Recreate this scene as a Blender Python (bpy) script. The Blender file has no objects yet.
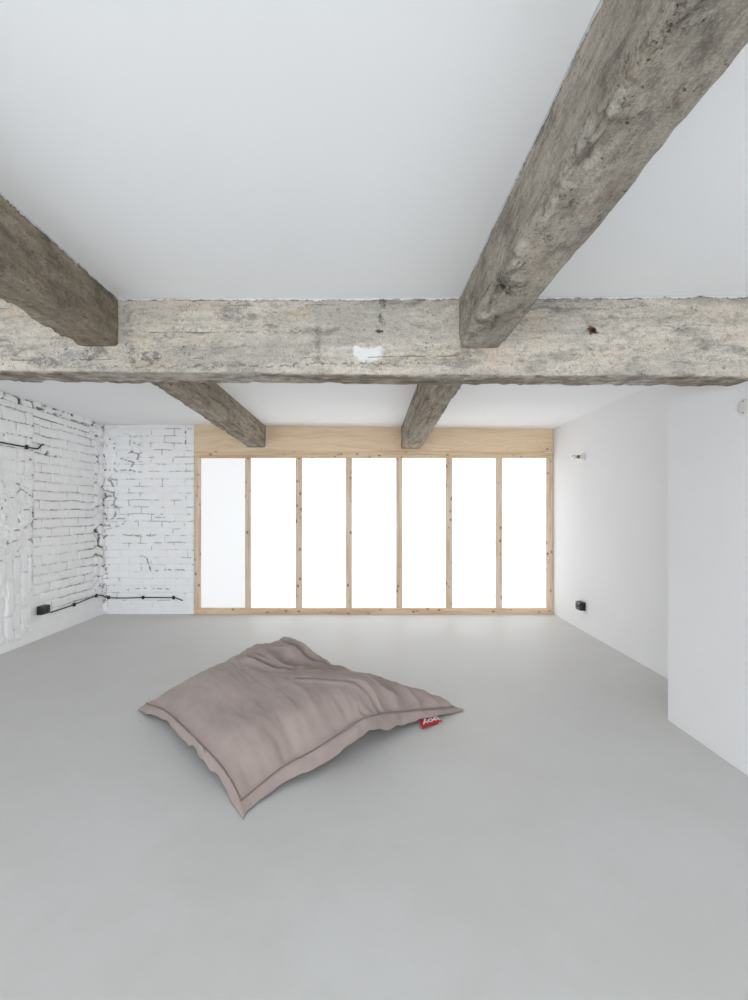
import bpy, bmesh, math, random
import numpy as np
from mathutils import Vector, Matrix

SC = bpy.context.scene
COL = SC.collection

# ------------------------------------------------------------------ camera
EYE = 1.376
VPX, VPY, F = 367.0, 510.0, 500.0          # vanishing point and focal length in pixels of the 748 x 1000 frame
cd = bpy.data.cameras.new('camera')
cam = bpy.data.objects.new('camera', cd)
COL.objects.link(cam)
cam.location = (0, 0, EYE)
cam.rotation_euler = (math.pi / 2, 0, 0)
cd.sensor_fit = 'VERTICAL'
cd.sensor_height = 36.0
cd.lens = 36.0 * F / 1000.0
cd.shift_x = (374 - VPX) / 1000.0
cd.shift_y = (VPY - 500) / 1000.0
cd.clip_start = 0.02
SC.camera = cam

# ------------------------------------------------------------------ world, lights, exposure
WORLD_COL, WORLD_STR = (0.86, 0.93, 1.0, 1), 1.0
REAR_W = 265.0
REAR_COL = (0.90, 0.95, 1.0)
PANE_STR = 1.5
w = bpy.data.worlds.new('overcast_sky')
SC.world = w
w.use_nodes = True
w.node_tree.nodes['Background'].inputs[0].default_value = WORLD_COL
w.node_tree.nodes['Background'].inputs[1].default_value = WORLD_STR

REAR_Y = -5.0
WIN = (-3.3, 1.8, 0.45, 2.38)               # opening of the rear window: x0, x1, z0, z1
ld = bpy.data.lights.new('rear_window_daylight', 'AREA')
ld.shape = 'RECTANGLE'
ld.size, ld.size_y = WIN[1] - WIN[0], WIN[3] - WIN[2]
ld.energy = REAR_W
ld.color = REAR_COL
lo = bpy.data.objects.new('rear_window_daylight', ld)
COL.objects.link(lo)
lo.location = ((WIN[0] + WIN[1]) / 2, REAR_Y - 0.1, (WIN[2] + WIN[3]) / 2)
lo.rotation_euler = (math.pi / 2, 0, 0)            # shines towards +Y

vs = SC.view_settings
SC.display_settings.display_device = 'sRGB'
vs.view_transform = 'Standard'
vs.look = 'None'
vs.exposure = 0.0
vs.gamma = 1.0
vs.use_curve_mapping = False
try:
    SC.cycles.max_bounces = 12
    SC.cycles.diffuse_bounces = 8
    SC.cycles.use_denoising = True
except Exception:
    pass


# ------------------------------------------------------------------ helpers
def at(px, py, Y):
    return Vector(((px - VPX) / F * Y, Y, EYE + (VPY - py) / F * Y))


def atz(px, py, z):
    Y = F * (EYE - z) / (py - VPY)
    return Vector(((px - VPX) / F * Y, Y, z))


def hash_(ix, iy, iz, seed):
    h = (ix.astype(np.int64) * 374761393 + iy.astype(np.int64) * 668265263 + iz.astype(np.int64) * 2147483647 + seed * 144665) & 0xFFFFFFFF
    h = ((h ^ (h >> 13)) * 1274126177) & 0xFFFFFFFF
    h = ((h ^ (h >> 16)) * 2246822519) & 0xFFFFFFFF
    return ((h ^ (h >> 15)) & 0xFFFFFF) / float(0xFFFFFF)


def vnoise(x, y, z=None, seed=0):
    """smooth value noise in -1..1"""
    x = np.asarray(x, float); y = np.asarray(y, float)
    z = np.zeros_like(x) if z is None else np.asarray(z, float)
    ix, iy, iz = np.floor(x), np.floor(y), np.floor(z)
    fx, fy, fz = x - ix, y - iy, z - iz
    fx, fy, fz = [f * f * f * (f * (f * 6 - 15) + 10) for f in (fx, fy, fz)]
    r = 0
    for dx in (0, 1):
        for dy in (0, 1):
            for dz in (0, 1):
                wt = (fx if dx else 1 - fx) * (fy if dy else 1 - fy) * (fz if dz else 1 - fz)
                r = r + wt * hash_(ix + dx, iy + dy, iz + dz, seed)
    return r * 2 - 1


def fbm(x, y, z=None, seed=0, oct=4, gain=0.5):
    a, s, tot = 1.0, 0, 0
    k = 1.0
    for o in range(oct):
        s = s + a * vnoise(x * k, y * k, None if z is None else z * k, seed + o * 17)
        tot += a
        a *= gain
        k *= 2.03
    return s / tot


def sstep(a, b, x):
    t = np.clip((x - a) / (b - a), 0, 1)
    return t * t * (3 - 2 * t)


def link(name, me, mat=None, parent=None, loc=None):
    o = bpy.data.objects.new(name, me)
    COL.objects.link(o)
    if mat is not None:
        if me.materials:
            me.materials[0] = mat
        else:
            me.materials.append(mat)
    if parent is not None:
        o.parent = parent
    if loc is not None:
        o.location = loc
    return o


def mesh_np(name, verts, faces, smooth=True):
    me = bpy.data.meshes.new(name)
    me.from_pydata([tuple(v) for v in verts], [], [tuple(f) for f in faces])
    me.update()
    if smooth:
        me.polygons.foreach_set('use_smooth', [True] * len(me.polygons))
    return me


def fix_normals(me):
    bm = bmesh.new()
    bm.from_mesh(me)
    bmesh.ops.recalc_face_normals(bm, faces=bm.faces)
    bm.to_mesh(me)
    bm.free()


def grid_faces(nu, nv, off=0, flip=False):
    i = np.arange(nu - 1)[:, None]; j = np.arange(nv - 1)[None, :]
    a = (i * nv + j + off).ravel(); b = ((i + 1) * nv + j + off).ravel()
    c = ((i + 1) * nv + j + 1 + off).ravel(); d = (i * nv + j + 1 + off).ravel()
    f = np.stack([a, d, c, b] if flip else [a, b, c, d], 1)
    return f.tolist()


def bevel_bm(bm, w, seg=2):
    bmesh.ops.bevel(bm, geom=list(bm.edges), offset=w, segments=seg, profile=0.5, affect='EDGES')


def box_bm(bm, x0, x1, y0, y1, z0, z1, bev=0, seg=2):
    t = bmesh.new()
    bmesh.ops.create_cube(t, size=1)
    for v in t.verts:
        v.co = Vector(((x0 + x1) / 2 + v.co.x * (x1 - x0), (y0 + y1) / 2 + v.co.y * (y1 - y0), (z0 + z1) / 2 + v.co.z * (z1 - z0)))
    if bev:
        bevel_bm(t, bev, seg)
    me = bpy.data.meshes.new('t'); t.to_mesh(me); t.free()
    bm.from_mesh(me); bpy.data.meshes.remove(me)


def bm_obj(name, bm, mat, parent=None, loc=None, smooth=False):
    me = bpy.data.meshes.new(name)
    bmesh.ops.recalc_face_normals(bm, faces=bm.faces)
    bm.to_mesh(me); bm.free()
    if smooth:
        me.polygons.foreach_set('use_smooth', [True] * len(me.polygons))
    return link(name, me, mat, parent, loc)


def box_obj(name, x0, x1, y0, y1, z0, z1, mat, parent=None, bev=0, loc=None):
    bm = bmesh.new()
    box_bm(bm, x0, x1, y0, y1, z0, z1, bev)
    return bm_obj(name, bm, mat, parent, loc)


def lathe_bm(bm, prof, n=32, mtx=None):
    """prof: (radius, height) pairs about +Z, closed at both ends"""
    rings = []
    for r, h in prof:
        rings.append([bm.verts.new((mtx or Matrix()) @ Vector((r * math.cos(2 * math.pi * k / n), r * math.sin(2 * math.pi * k / n), h))) for k in range(n)])
    for a, b in zip(rings, rings[1:]):
        for k in range(n):
            bm.faces.new((a[k], a[(k + 1) % n], b[(k + 1) % n], b[k]))
    bm.faces.new(rings[0][::-1]); bm.faces.new(rings[-1])


def tube_bm(bm, pts, r, n=10):
    pts = [Vector(p) for p in pts]
    rings = []
    for i, p in enumerate(pts):
        d = (pts[min(i + 1, len(pts) - 1)] - pts[max(i - 1, 0)]).normalized()
        u = d.cross(Vector((0, 0, 1)))
        if u.length < 1e-3:
            u = d.cross(Vector((0, 1, 0)))
        u.normalize(); v = d.cross(u)
        rings.append([bm.verts.new(p + (u * math.cos(2 * math.pi * k / n) + v * math.sin(2 * math.pi * k / n)) * r) for k in range(n)])
    for a, b in zip(rings, rings[1:]):
        for k in range(n):
            bm.faces.new((a[k], a[(k + 1) % n], b[(k + 1) % n], b[k]))
    bm.faces.new(rings[0][::-1]); bm.faces.new(rings[-1])


def smooth_path(pts, sub=6):
    P = [Vector(p) for p in pts]
    out = []
    for i in range(len(P) - 1):
        p0, p1, p2, p3 = P[max(i - 1, 0)], P[i], P[i + 1], P[min(i + 2, len(P) - 1)]
        for k in range(sub):
            t = k / sub
            out.append(0.5 * ((2 * p1) + (p2 - p0) * t + (2 * p0 - 5 * p1 + 4 * p2 - p3) * t * t + (3 * p1 - p0 - 3 * p2 + p3) * t ** 3))
    out.append(P[-1])
    return out


def tag(o, label, cat, group=None):
    o['label'] = label
    o['category'] = cat
    if group:
        o['group'] = group
    return o


def struct(o):
    o['kind'] = 'structure'
    return o


def empty(name, loc):
    o = bpy.data.objects.new(name, None)
    COL.objects.link(o)
    o.location = loc
    o.empty_display_size = 0.05
    return o


def lin(r, g, b):
    f = lambda c: (c / 255 / 12.92) if c / 255 <= 0.04045 else ((c / 255 + 0.055) / 1.055) ** 2.4
    return (f(r), f(g), f(b), 1)


# ------------------------------------------------------------------ node helpers
class NT:
    def __init__(s, name, rough=0.6, spec=0.3):
        s.m = bpy.data.materials.new(name)
        s.m.use_nodes = True
        s.t = s.m.node_tree
        s.b = s.t.nodes['Principled BSDF']
        s.b.inputs['Roughness'].default_value = rough
        s.b.inputs['Specular IOR Level'].default_value = spec
        s.co = s.t.nodes.new('ShaderNodeTexCoord').outputs['Object']

    def n(s, typ, **kw):
        d = s.t.nodes.new(typ)
        for k, v in kw.items():
            setattr(d, k, v)
        return d

    def put(s, sock, v):
        if hasattr(v, 'is_output') or isinstance(v, bpy.types.NodeSocket):
            s.t.links.new(v, sock)
        else:
            sock.default_value = v

    def math(s, op, a, b=None, c=None, clamp=False):
        d = s.n('ShaderNodeMath', operation=op, use_clamp=clamp)
        s.put(d.inputs[0], a)
        if b is not None: s.put(d.inputs[1], b)
        if c is not None: s.put(d.inputs[2], c)
        return d.outputs[0]

    def scale(s, v, xyz, off=None):
        d = s.n('ShaderNodeMapping')
        s.put(d.inputs['Vector'], v)
        d.inputs['Scale'].default_value = xyz
        if off: d.inputs['Location'].default_value = off
        return d.outputs[0]

    def noise(s, v, sc, det=4, rough=0.55, dist=0.0, col=False):
        d = s.n('ShaderNodeTexNoise')
        s.put(d.inputs['Vector'], v)
        d.inputs['Scale'].default_value = sc
        d.inputs['Detail'].default_value = det
        d.inputs['Roughness'].default_value = rough
        d.inputs['Distortion'].default_value = dist
        return d.outputs['Color' if col else 'Fac']

    def voro(s, v, sc, feature='F1', rnd=1.0):
        d = s.n('ShaderNodeTexVoronoi', feature=feature)
        s.put(d.inputs['Vector'], v)
        d.inputs['Scale'].default_value = sc
        d.inputs['Randomness'].default_value = rnd
        return d.outputs['Distance']

    def ramp(s, fac, a, b, lo=0.0, hi=1.0, smooth=True):
        d = s.n('ShaderNodeMapRange', interpolation_type='SMOOTHSTEP' if smooth else 'LINEAR')
        s.put(d.inputs['Value'], fac)
        d.inputs['From Min'].default_value = a
        d.inputs['From Max'].default_value = b
        d.inputs['To Min'].default_value = lo
        d.inputs['To Max'].default_value = hi
        return d.outputs['Result']

    def mix(s, fac, a, b, mode='MIX'):
        d = s.n('ShaderNodeMix', data_type='RGBA', blend_type=mode)
        s.put(d.inputs[0], fac)
        s.put(d.inputs[6], a)
        s.put(d.inputs[7], b)
        return d.outputs[2]

    def sep(s, v):
        d = s.n('ShaderNodeSeparateXYZ')
        s.put(d.inputs[0], v)
        return d.outputs

    def add(s, a, b):
        d = s.n('ShaderNodeVectorMath', operation='ADD')
        s.put(d.inputs[0], a); s.put(d.inputs[1], b)
        return d.outputs[0]

    def bump(s, h, dist=0.01, st=1.0, prev=None):
        d = s.n('ShaderNodeBump')
        d.inputs['Strength'].default_value = st
        d.inputs['Distance'].default_value = dist
        s.put(d.inputs['Height'], h)
        if prev is not None: s.t.links.new(prev, d.inputs['Normal'])
        return d.outputs[0]

    def out(s, col=None, nor=None, rough=None):
        if col is not None: s.put(s.b.inputs['Base Color'], col)
        if nor is not None: s.t.links.new(nor, s.b.inputs['Normal'])
        if rough is not None: s.put(s.b.inputs['Roughness'], rough)
        return s.m

    def warp(s, v, sc, amt):
        """v displaced by colour noise"""
        nz = s.noise(v, sc, 3, col=True)
        d = s.n('ShaderNodeVectorMath', operation='MULTIPLY_ADD')
        s.put(d.inputs[0], nz)
        d.inputs[1].default_value = (amt, amt, amt)
        d2 = s.n('ShaderNodeVectorMath', operation='SUBTRACT')
        s.put(d2.inputs[0], v); d2.inputs[1].default_value = (amt / 2, amt / 2, amt / 2)
        s.put(d.inputs[2], d2.outputs[0])
        return d.outputs[0]


def plain(name, col, rough=0.5, metal=0.0, spec=0.4):
    t = NT(name, rough, spec)
    n = t.noise(t.co, 60, 2)
    t.b.inputs['Metallic'].default_value = metal
    return t.out(t.mix(t.ramp(n, 0.3, 0.7, 0.0, 0.12), col, (col[0] * 0.8, col[1] * 0.8, col[2] * 0.8, 1)))


def mat_plaster(name, col, bump=0.0015, var=0.03):
    t = NT(name, 0.75, 0.2)
    n = t.noise(t.co, 1.3, 4)
    n2 = t.noise(t.co, 14, 5)
    c2 = tuple(c * (1 - var) for c in col[:3]) + (1,)
    c = t.mix(t.ramp(n, 0.35, 0.65), col, c2)
    return t.out(c, t.bump(t.math('ADD', n2, t.math('MULTIPLY', n, 2.0)), bump, 0.5))


def mat_floor():
    t = NT('pale_screed', 0.5, 0.35)
    v = t.warp(t.co, 2.0, 0.25)
    n = t.noise(v, 1.1, 6, 0.6)
    n2 = t.noise(t.scale(t.co, (1.0, 2.2, 1)), 7, 5, 0.65)
    c = t.mix(t.ramp(n, 0.3, 0.7), lin(202, 201, 198), lin(209, 209, 208))
    c = t.mix(t.ramp(n2, 0.55, 0.85, 0, 0.30), c, lin(191, 190, 187))
    sp = t.math('LESS_THAN', t.voro(t.co, 2.3), 0.016)
    c = t.mix(t.math('MULTIPLY', sp, 0.75), c, lin(95, 92, 88))
    ro = t.ramp(n, 0.3, 0.7, 0.42, 0.58)
    return t.out(c, t.bump(t.noise(t.co, 9, 5), 0.0008, 0.5), ro)


def mat_brick():
    t = NT('white_painted_brick', 0.6, 0.3)
    a = t.n('ShaderNodeAttribute', attribute_name='open_joint').outputs['Fac']
    n = t.noise(t.co, 5, 4)
    c = t.mix(t.ramp(n, 0.3, 0.7), lin(251, 251, 252), lin(247, 247, 247))
    brk = t.noise(t.co, 38, 3)
    k = t.math('MULTIPLY', a, t.ramp(brk, 0.25, 0.5, 0.55, 1.0), clamp=True)
    c = t.mix(k, c, lin(92, 88, 84))
    return t.out(c, t.bump(t.noise(t.co, 45, 4), 0.004, 0.6))


def mat_concrete(name, light, mid, dark, grain=0.4, lightness=0.5, top=None, slope=0.0, marks=(), pit=1.0, chip=0.5, arris=None, soffit=None, run=0.5):
    """light, mid, dark: patch colours; top: local z of the ragged white paint edge along the ceiling;
    arris: local (y, z) of an edge where the concrete is broken open; soffit: local z under which the colour turns a darker, grained brown"""
    t = NT(name, 0.88, 0.12)
    v = t.warp(t.co, 4.0, 0.16)
    big = t.noise(t.scale(v, (run, 1, 1)), 4.2, 8, 0.68)
    c = t.mix(t.ramp(big, 0.5 - 0.12 + (0.5 - lightness) * 0.3, 0.5 + 0.12 + (0.5 - lightness) * 0.3), mid, light)
    med = t.noise(t.scale(t.warp(t.co, 7, 0.07), (run, 1, 1)), 9, 7, 0.72)
    c = t.mix(t.ramp(med, 0.50, 0.66, 0, 0.70), c, dark)
    c = t.mix(t.ramp(med, 0.46, 0.34, 0, 0.5), c, tuple(min(1, x * 1.18) for x in light[:3]) + (1,))
    wm = t.noise(t.scale(t.warp(t.co, 5, 0.1), (run, 1, 1)), 6.5, 6, 0.7)
    c = t.mix(t.ramp(wm, 0.52, 0.64, 0, 0.45), c, (light[0] * 1.02, light[1] * 0.90, light[2] * 0.74, 1))
    fine = t.noise(t.scale(t.co, (0.7, 1, 1)), 42, 7, 0.75)
    c = t.mix(t.ramp(fine, 0.48, 0.68, 0, 0.55), c, dark)
    gr = t.noise(t.scale(t.warp(t.co, 3, 0.05), (0.06, 1, 1)), 30, 6, 0.7)
    c = t.mix(t.ramp(gr, 0.44, 0.70, 0, grain), c, dark)
    gran = t.noise(t.co, 170, 3, 0.7)
    c = t.mix(t.ramp(gran, 0.35, 0.7, 0, 0.35), c, tuple(x * 0.55 for x in dark[:3]) + (1,))
    zz = t.sep(t.warp(t.warp(t.co, 2.0, 0.02), 30, 0.012))
    wv = t.math('ABSOLUTE', t.math('SUBTRACT', t.math('FRACT', t.math('MULTIPLY', zz[2], 7.3)), 0.5))
    ln = t.math('MULTIPLY', t.ramp(wv, 0.0, 0.025, 1, 0), t.ramp(t.noise(t.co, 6.5, 5, 0.7), 0.52, 0.62))
    c = t.mix(t.math('MULTIPLY', ln, 0.55), c, tuple(x * 0.5 for x in dark[:3]) + (1,))
    if soffit is not None:
        z0 = t.sep(t.warp(t.co, 14, 0.02))[2]
        # the bottom follows the slope of the beam
        zs = t.math('ADD', z0, t.math('MULTIPLY', zz[0], 0.017))
        c = t.mix(t.ramp(zs, soffit - 0.004, soffit + 0.006, 0.82, 0), c, t.mix(t.ramp(gr, 0.4, 0.6), lin(140, 124, 106), lin(92, 80, 68)))  # darker grained brown mixed in below the soffit height
    fl = t.noise(t.warp(t.co, 12, 0.07), 13, 7, 0.75)
    c = t.mix(t.ramp(fl, 0.58, 0.63, 0, chip), c, lin(222, 218, 210))
    pv = t.voro(t.warp(t.warp(t.co, 30, 0.04), 90, 0.02), 46)
    pm = t.math('MULTIPLY', t.ramp(pv, 0.08, 0.22, 1, 0), t.ramp(t.noise(t.co, 6, 4), 0.5, 0.58))
    c = t.mix(t.math('MULTIPLY', pm, 0.85 * pit), c, lin(62, 58, 53))
    hgt = t.math('SUBTRACT', t.math('ADD', t.math('MULTIPLY', fine, 1.2), t.math('ADD', t.math('MULTIPLY', gr, 0.6), t.math('MULTIPLY', med, 1.4))), t.math('MULTIPLY', t.math('ADD', pm, ln), 0.9))
    wz = t.warp(t.warp(t.co, 12, 0.07), 45, 0.03)
    wx = t.sep(wz)
    if arris is not None:
        dy = t.math('SUBTRACT', wx[1], arris[0]); dz = t.math('SUBTRACT', wx[2], arris[1])
        d = t.math('SQRT', t.math('ADD', t.math('MULTIPLY', dy, dy), t.math('MULTIPLY', dz, dz)))
        band = t.ramp(d, 0.015, 0.075, 1, 0)
        a1 = t.noise(t.scale(t.warp(t.co, 9, 0.1), (0.7, 1, 1)), 9, 6, 0.7)
        c = t.mix(t.math('MULTIPLY', band, t.ramp(a1, 0.50, 0.60, 0, 0.8)), c, lin(206, 198, 186))
        c = t.mix(t.math('MULTIPLY', band, t.ramp(a1, 0.47, 0.36, 0, 0.85)), c, lin(78, 73, 67))
        pb = t.math('MULTIPLY', t.ramp(t.voro(t.warp(t.warp(t.co, 25, 0.05), 90, 0.02), 60), 0.12, 0.34, 1, 0), t.ramp(t.noise(t.co, 14, 5, 0.75), 0.46, 0.6))
        c = t.mix(t.math('MULTIPLY', t.math('MULTIPLY', band, pb), 0.7), c, lin(52, 48, 44))
        hgt = t.math('SUBTRACT', hgt, t.math('MULTIPLY', t.math('MULTIPLY', band, pb), 1.2))
    for (cx, cy, cz, rx, ry, rz, colr, amt) in marks:
        dx = t.math('DIVIDE', t.math('SUBTRACT', wx[0], cx), rx)
        dz = t.math('DIVIDE', t.math('SUBTRACT', wx[2], cz), rz)
        d = t.math('ADD', t.math('MULTIPLY', dx, dx), t.math('MULTIPLY', dz, dz))
        k = t.ramp(d, 0.5, 1.3, 1, 0)
        if amt < 0.9:
            k = t.math('MULTIPLY', k, t.ramp(t.noise(t.co, 40, 5, 0.75), 0.38, 0.58))
        c = t.mix(t.math('MULTIPLY', k, amt), c, colr)
    if top is not None:
        zc = t.math('ADD', t.sep(t.co)[2], t.math('MULTIPLY', t.sep(t.co)[0], slope))
        e = t.math('SUBTRACT', t.math('ADD', zc, t.math('MULTIPLY', t.noise(t.co, 16, 6, 0.8), 0.05)), top + 0.025 - 0.012)
        edge_on = t.ramp(t.noise(t.co, 25, 4, 0.7), 0.45, 0.55)
        c = t.mix(t.math('MULTIPLY', t.ramp(e, -0.005, -0.001), edge_on), c, lin(64, 61, 57))
        c = t.mix(t.ramp(e, 0.000, 0.002), c, lin(236, 236, 235))
    return t.out(c, t.bump(hgt, 0.014, 0.9))


def mat_pine(name, axis, base=(232, 214, 194), late=(212, 187, 158), knots=True):
    """axis: index of the direction the grain runs along"""
    t = NT(name, 0.55, 0.3)
    rnd = t.n('ShaderNodeObjectInfo').outputs['Random']
    off = t.n('ShaderNodeCombineXYZ')
    for i in range(3):
        t.put(off.inputs[i], t.math('MULTIPLY', rnd, 17.3 + 5 * i))
    v0 = t.add(t.co, off.outputs[0])
    s1 = [22.0, 22.0, 22.0]; s1[axis] = 0.9
    g = t.noise(t.scale(t.warp(v0, 2.5, 0.03), s1), 1.6, 4, 0.6, 0.6)
    s2 = [140.0, 140.0, 140.0]; s2[axis] = 4.0
    g2 = t.noise(t.scale(v0, s2), 1.0, 3)
    c = t.mix(t.ramp(g, 0.38, 0.66), lin(*base), lin(*late))
    c = t.mix(t.ramp(g2, 0.5, 0.8, 0, 0.35), c, lin(*[x * 0.86 for x in late]))
    if knots:
        s3 = [13.0, 13.0, 13.0]; s3[axis] = 8.5
        k = t.voro(t.scale(v0, s3), 1.0)
        c = t.mix(t.ramp(k, 0.10, 0.30, 0.7, 0), c, lin(186, 142, 100))
        c = t.mix(t.ramp(k, 0.08, 0.17, 0.9, 0), c, lin(134, 94, 64))
    return t.out(c, t.bump(g2, 0.001, 0.4))


def mat_ply():
    t = NT('birch_plywood', 0.5, 0.3)
    v = t.warp(t.scale(t.co, (0.35, 1, 1.0)), 2.2, 0.5)
    g = t.noise(t.scale(v, (0.8, 1, 7)), 2.2, 5, 0.6, 1.2)
    g2 = t.noise(t.scale(t.co, (3, 60, 90)), 1.0, 3)
    c = t.mix(t.ramp(g, 0.35, 0.68), lin(240, 218, 188), lin(226, 198, 164))
    c = t.mix(t.ramp(g2, 0.5, 0.8, 0, 0.3), c, lin(212, 182, 146))
    return t.out(c)


def mat_fabric(name, a, b, weave=True):
    t = NT(name, 0.85, 0.15)
    n = t.noise(t.co, 6, 5, 0.6)
    n2 = t.noise(t.co, 320, 2)
    c = t.mix(t.ramp(n, 0.3, 0.7), a, b)
    c = t.mix(t.ramp(n2, 0.3, 0.7, 0, 0.35), c, tuple(x * 0.8 for x in a[:3]) + (1,))
    t.b.inputs['Sheen Weight'].default_value = 0.15
    t.b.inputs['Sheen Roughness'].default_value = 0.5
    return t.out(c, t.bump(t.math('ADD', n2, t.math('MULTIPLY', t.noise(t.co, 40, 4), 2)), 0.002, 0.5))


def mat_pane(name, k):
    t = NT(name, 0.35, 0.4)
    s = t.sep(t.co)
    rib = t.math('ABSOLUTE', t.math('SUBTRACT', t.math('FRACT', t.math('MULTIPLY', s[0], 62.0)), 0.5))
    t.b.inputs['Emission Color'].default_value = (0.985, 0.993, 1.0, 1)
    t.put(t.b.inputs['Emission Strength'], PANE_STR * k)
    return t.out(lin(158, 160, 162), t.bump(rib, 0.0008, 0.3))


M_CEIL = mat_plaster('white_ceiling_paint', lin(248, 249, 250), 0.001, 0.012)
M_WALL = mat_plaster('white_wall_plaster', lin(240, 240, 241), 0.002, 0.02)
M_FLOOR = mat_floor()
M_BRICK = mat_brick()
M_BLACK = plain('black_plastic', lin(34, 35, 37), 0.4)
M_BLACK2 = plain('black_gloss_plastic', lin(52, 54, 57), 0.25)
M_CABLE = plain('black_cable_sheath', lin(30, 30, 32), 0.45)
M_PORC = plain('white_porcelain', lin(228, 226, 220), 0.25)
M_PLATE = plain('off_white_plastic', lin(222, 219, 212), 0.4)
M_STEEL = plain('grey_steel', lin(120, 118, 114), 0.35, 0.9)
M_BRASS = plain('pale_brass', lin(205, 180, 140), 0.3, 0.9)
M_CHROME = plain('mirror_coating', lin(225, 226, 228), 0.06, 1.0)
M_SEAL = plain('white_sealant', lin(226, 226, 224), 0.5)
M_PINE_V = mat_pine('knotty_pine_upright', 2)
M_PINE_H = mat_pine('knotty_pine_rail', 0, (234, 210, 178), (214, 180, 142))
M_PLY = mat_ply()
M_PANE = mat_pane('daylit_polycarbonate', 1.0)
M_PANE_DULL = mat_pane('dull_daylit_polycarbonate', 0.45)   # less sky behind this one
M_BAG = mat_fabric('mauve_canvas', lin(170, 155, 149), lin(160, 145, 140))
M_RED = mat_fabric('red_label_cloth', lin(190, 24, 30), lin(176, 18, 25))
M_WHITE_THREAD = mat_fabric('white_label_thread', lin(240, 240, 240), lin(228, 228, 228))

LIGHT, MID, DARK = lin(231, 222, 208), lin(192, 186, 176), lin(128, 124, 118)
JL, JM, JD = lin(192, 178, 159), lin(156, 144, 128), lin(98, 90, 80)


# ------------------------------------------------------------------ setting
YB = 6.615                                   # face of the far wall
XL, XR, XP, YP = -3.49, 2.465, 1.972, 3.276
CZ = lambda x: EYE + 1.138 - 0.01107 * (x + 3.49)    # the ceiling drops a little to the right


def prism(name, plan, z0, zf, mat):
    """upright prism over a plan polygon; zf(x) is the height of its top"""
    bm = bmesh.new()
    a = [bm.verts.new((x, y, z0)) for x, y in plan]
    b = [bm.verts.new((x, y, zf(x))) for x, y in plan]
    n = len(plan)
    bm.faces.new(a[::-1]); bm.faces.new(b)
    for i in range(n):
        bm.faces.new((a[i], a[(i + 1) % n], b[(i + 1) % n], b[i]))
    return struct(bm_obj(name, bm, mat))


struct(box_obj('floor', -3.9, 2.9, -5.5, 6.95, -0.15, 0, M_FLOOR))
bm = bmesh.new()
box_bm(bm, -3.9, 2.9, -5.5, 6.95, 0, 0.06)
for v in bm.verts:
    v.co.z += CZ(v.co.x)
struct(bm_obj('ceiling', bm, M_CEIL))
prism('wall_right', [(XR, YB), (XR - 0.02, YP), (2.8, YP), (2.8, 6.9), (XR, 6.9)], 0, CZ, M_WALL)
prism('wall_partition', [(XP, -5.3), (2.8, -5.3), (2.8, YP), (XP, YP)], 0, CZ, M_WALL)
# rear wall behind the camera with one wide window opening
bm = bmesh.new()
zt = 2.47
for b in ((-3.8, WIN[0], 0, zt), (WIN[1], XP, 0, zt), (WIN[0], WIN[1], 0, WIN[2]), (WIN[0], WIN[1], WIN[3], zt)):
    box_bm(bm, b[0], b[1], REAR_Y - 0.35, REAR_Y, b[2], b[3])
struct(bm_obj('wall_rear', bm, M_WALL))


# --- painted brick faces as real relief
def bond(u, v, pitch, length, seed, jit=0.006, warp=0.008):
    """distance to the nearest joint and a per-brick random number for a running bond"""
    uw = u + warp * fbm(u * 5, v * 5, seed=seed + 1, oct=3)
    vw = v + warp * fbm(u * 4, v * 4, seed=seed + 2, oct=3)
    row = np.floor(vw / pitch)
    sh = (row % 2) * 0.5 + 0.16 * (hash_(row, row * 0, row * 0, seed + 3) - 0.5)
    cu = uw / length + sh
    colm = np.floor(cu)
    r = hash_(row, colm, row * 0, seed + 5)
    fu = (cu - colm) * length; fv = vw - row * pitch
    du = np.minimum(fu, length - fu); dv = np.minimum(fv, pitch - fv)
    return du, dv, r


def cells(u, v, su, sv, seed):
    """irregular stones: difference of the two nearest cell distances, and a random number"""
    x, y = u / su, v / sv
    ix, iy = np.floor(x), np.floor(y)
    d1 = np.full(x.shape, 9.0); d2 = np.full(x.shape, 9.0); rr = np.zeros(x.shape)
    for dx in (-1, 0, 1):
        for dy in (-1, 0, 1):
            cx, cy = ix + dx, iy + dy
            px = cx + 0.5 + 0.8 * (hash_(cx, cy, cx * 0, seed) - 0.5)
            py = cy + 0.5 + 0.8 * (hash_(cx, cy, cx * 0, seed + 1) - 0.5)
            d = np.hypot(x - px, y - py)
            r = hash_(cx, cy, cx * 0, seed + 2)
            near = d < d1
            d2 = np.where(near, d1, np.minimum(d2, d))
            rr = np.where(near, r, rr)
            d1 = np.where(near, d, d1)
    return (d2 - d1) * 0.5 * min(su, sv), rr


def brick_relief(du, dv, r, amp, round_=0.016):
    d = np.minimum(du, dv)
    return amp * sstep(0.0, round_, d) + (r - 0.5) * amp * 0.9


def seg_d(u, v, pts):
    d = np.full(u.shape, 9.0)
    for (a, b), (c, e) in zip(pts, pts[1:]):
        l2 = (c - a) ** 2 + (e - b) ** 2
        t = np.clip(((u - a) * (c - a) + (v - b) * (e - b)) / l2, 0, 1)
        d = np.minimum(d, np.hypot(u - a - t * (c - a), v - b - t * (e - b)))
    return d


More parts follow.
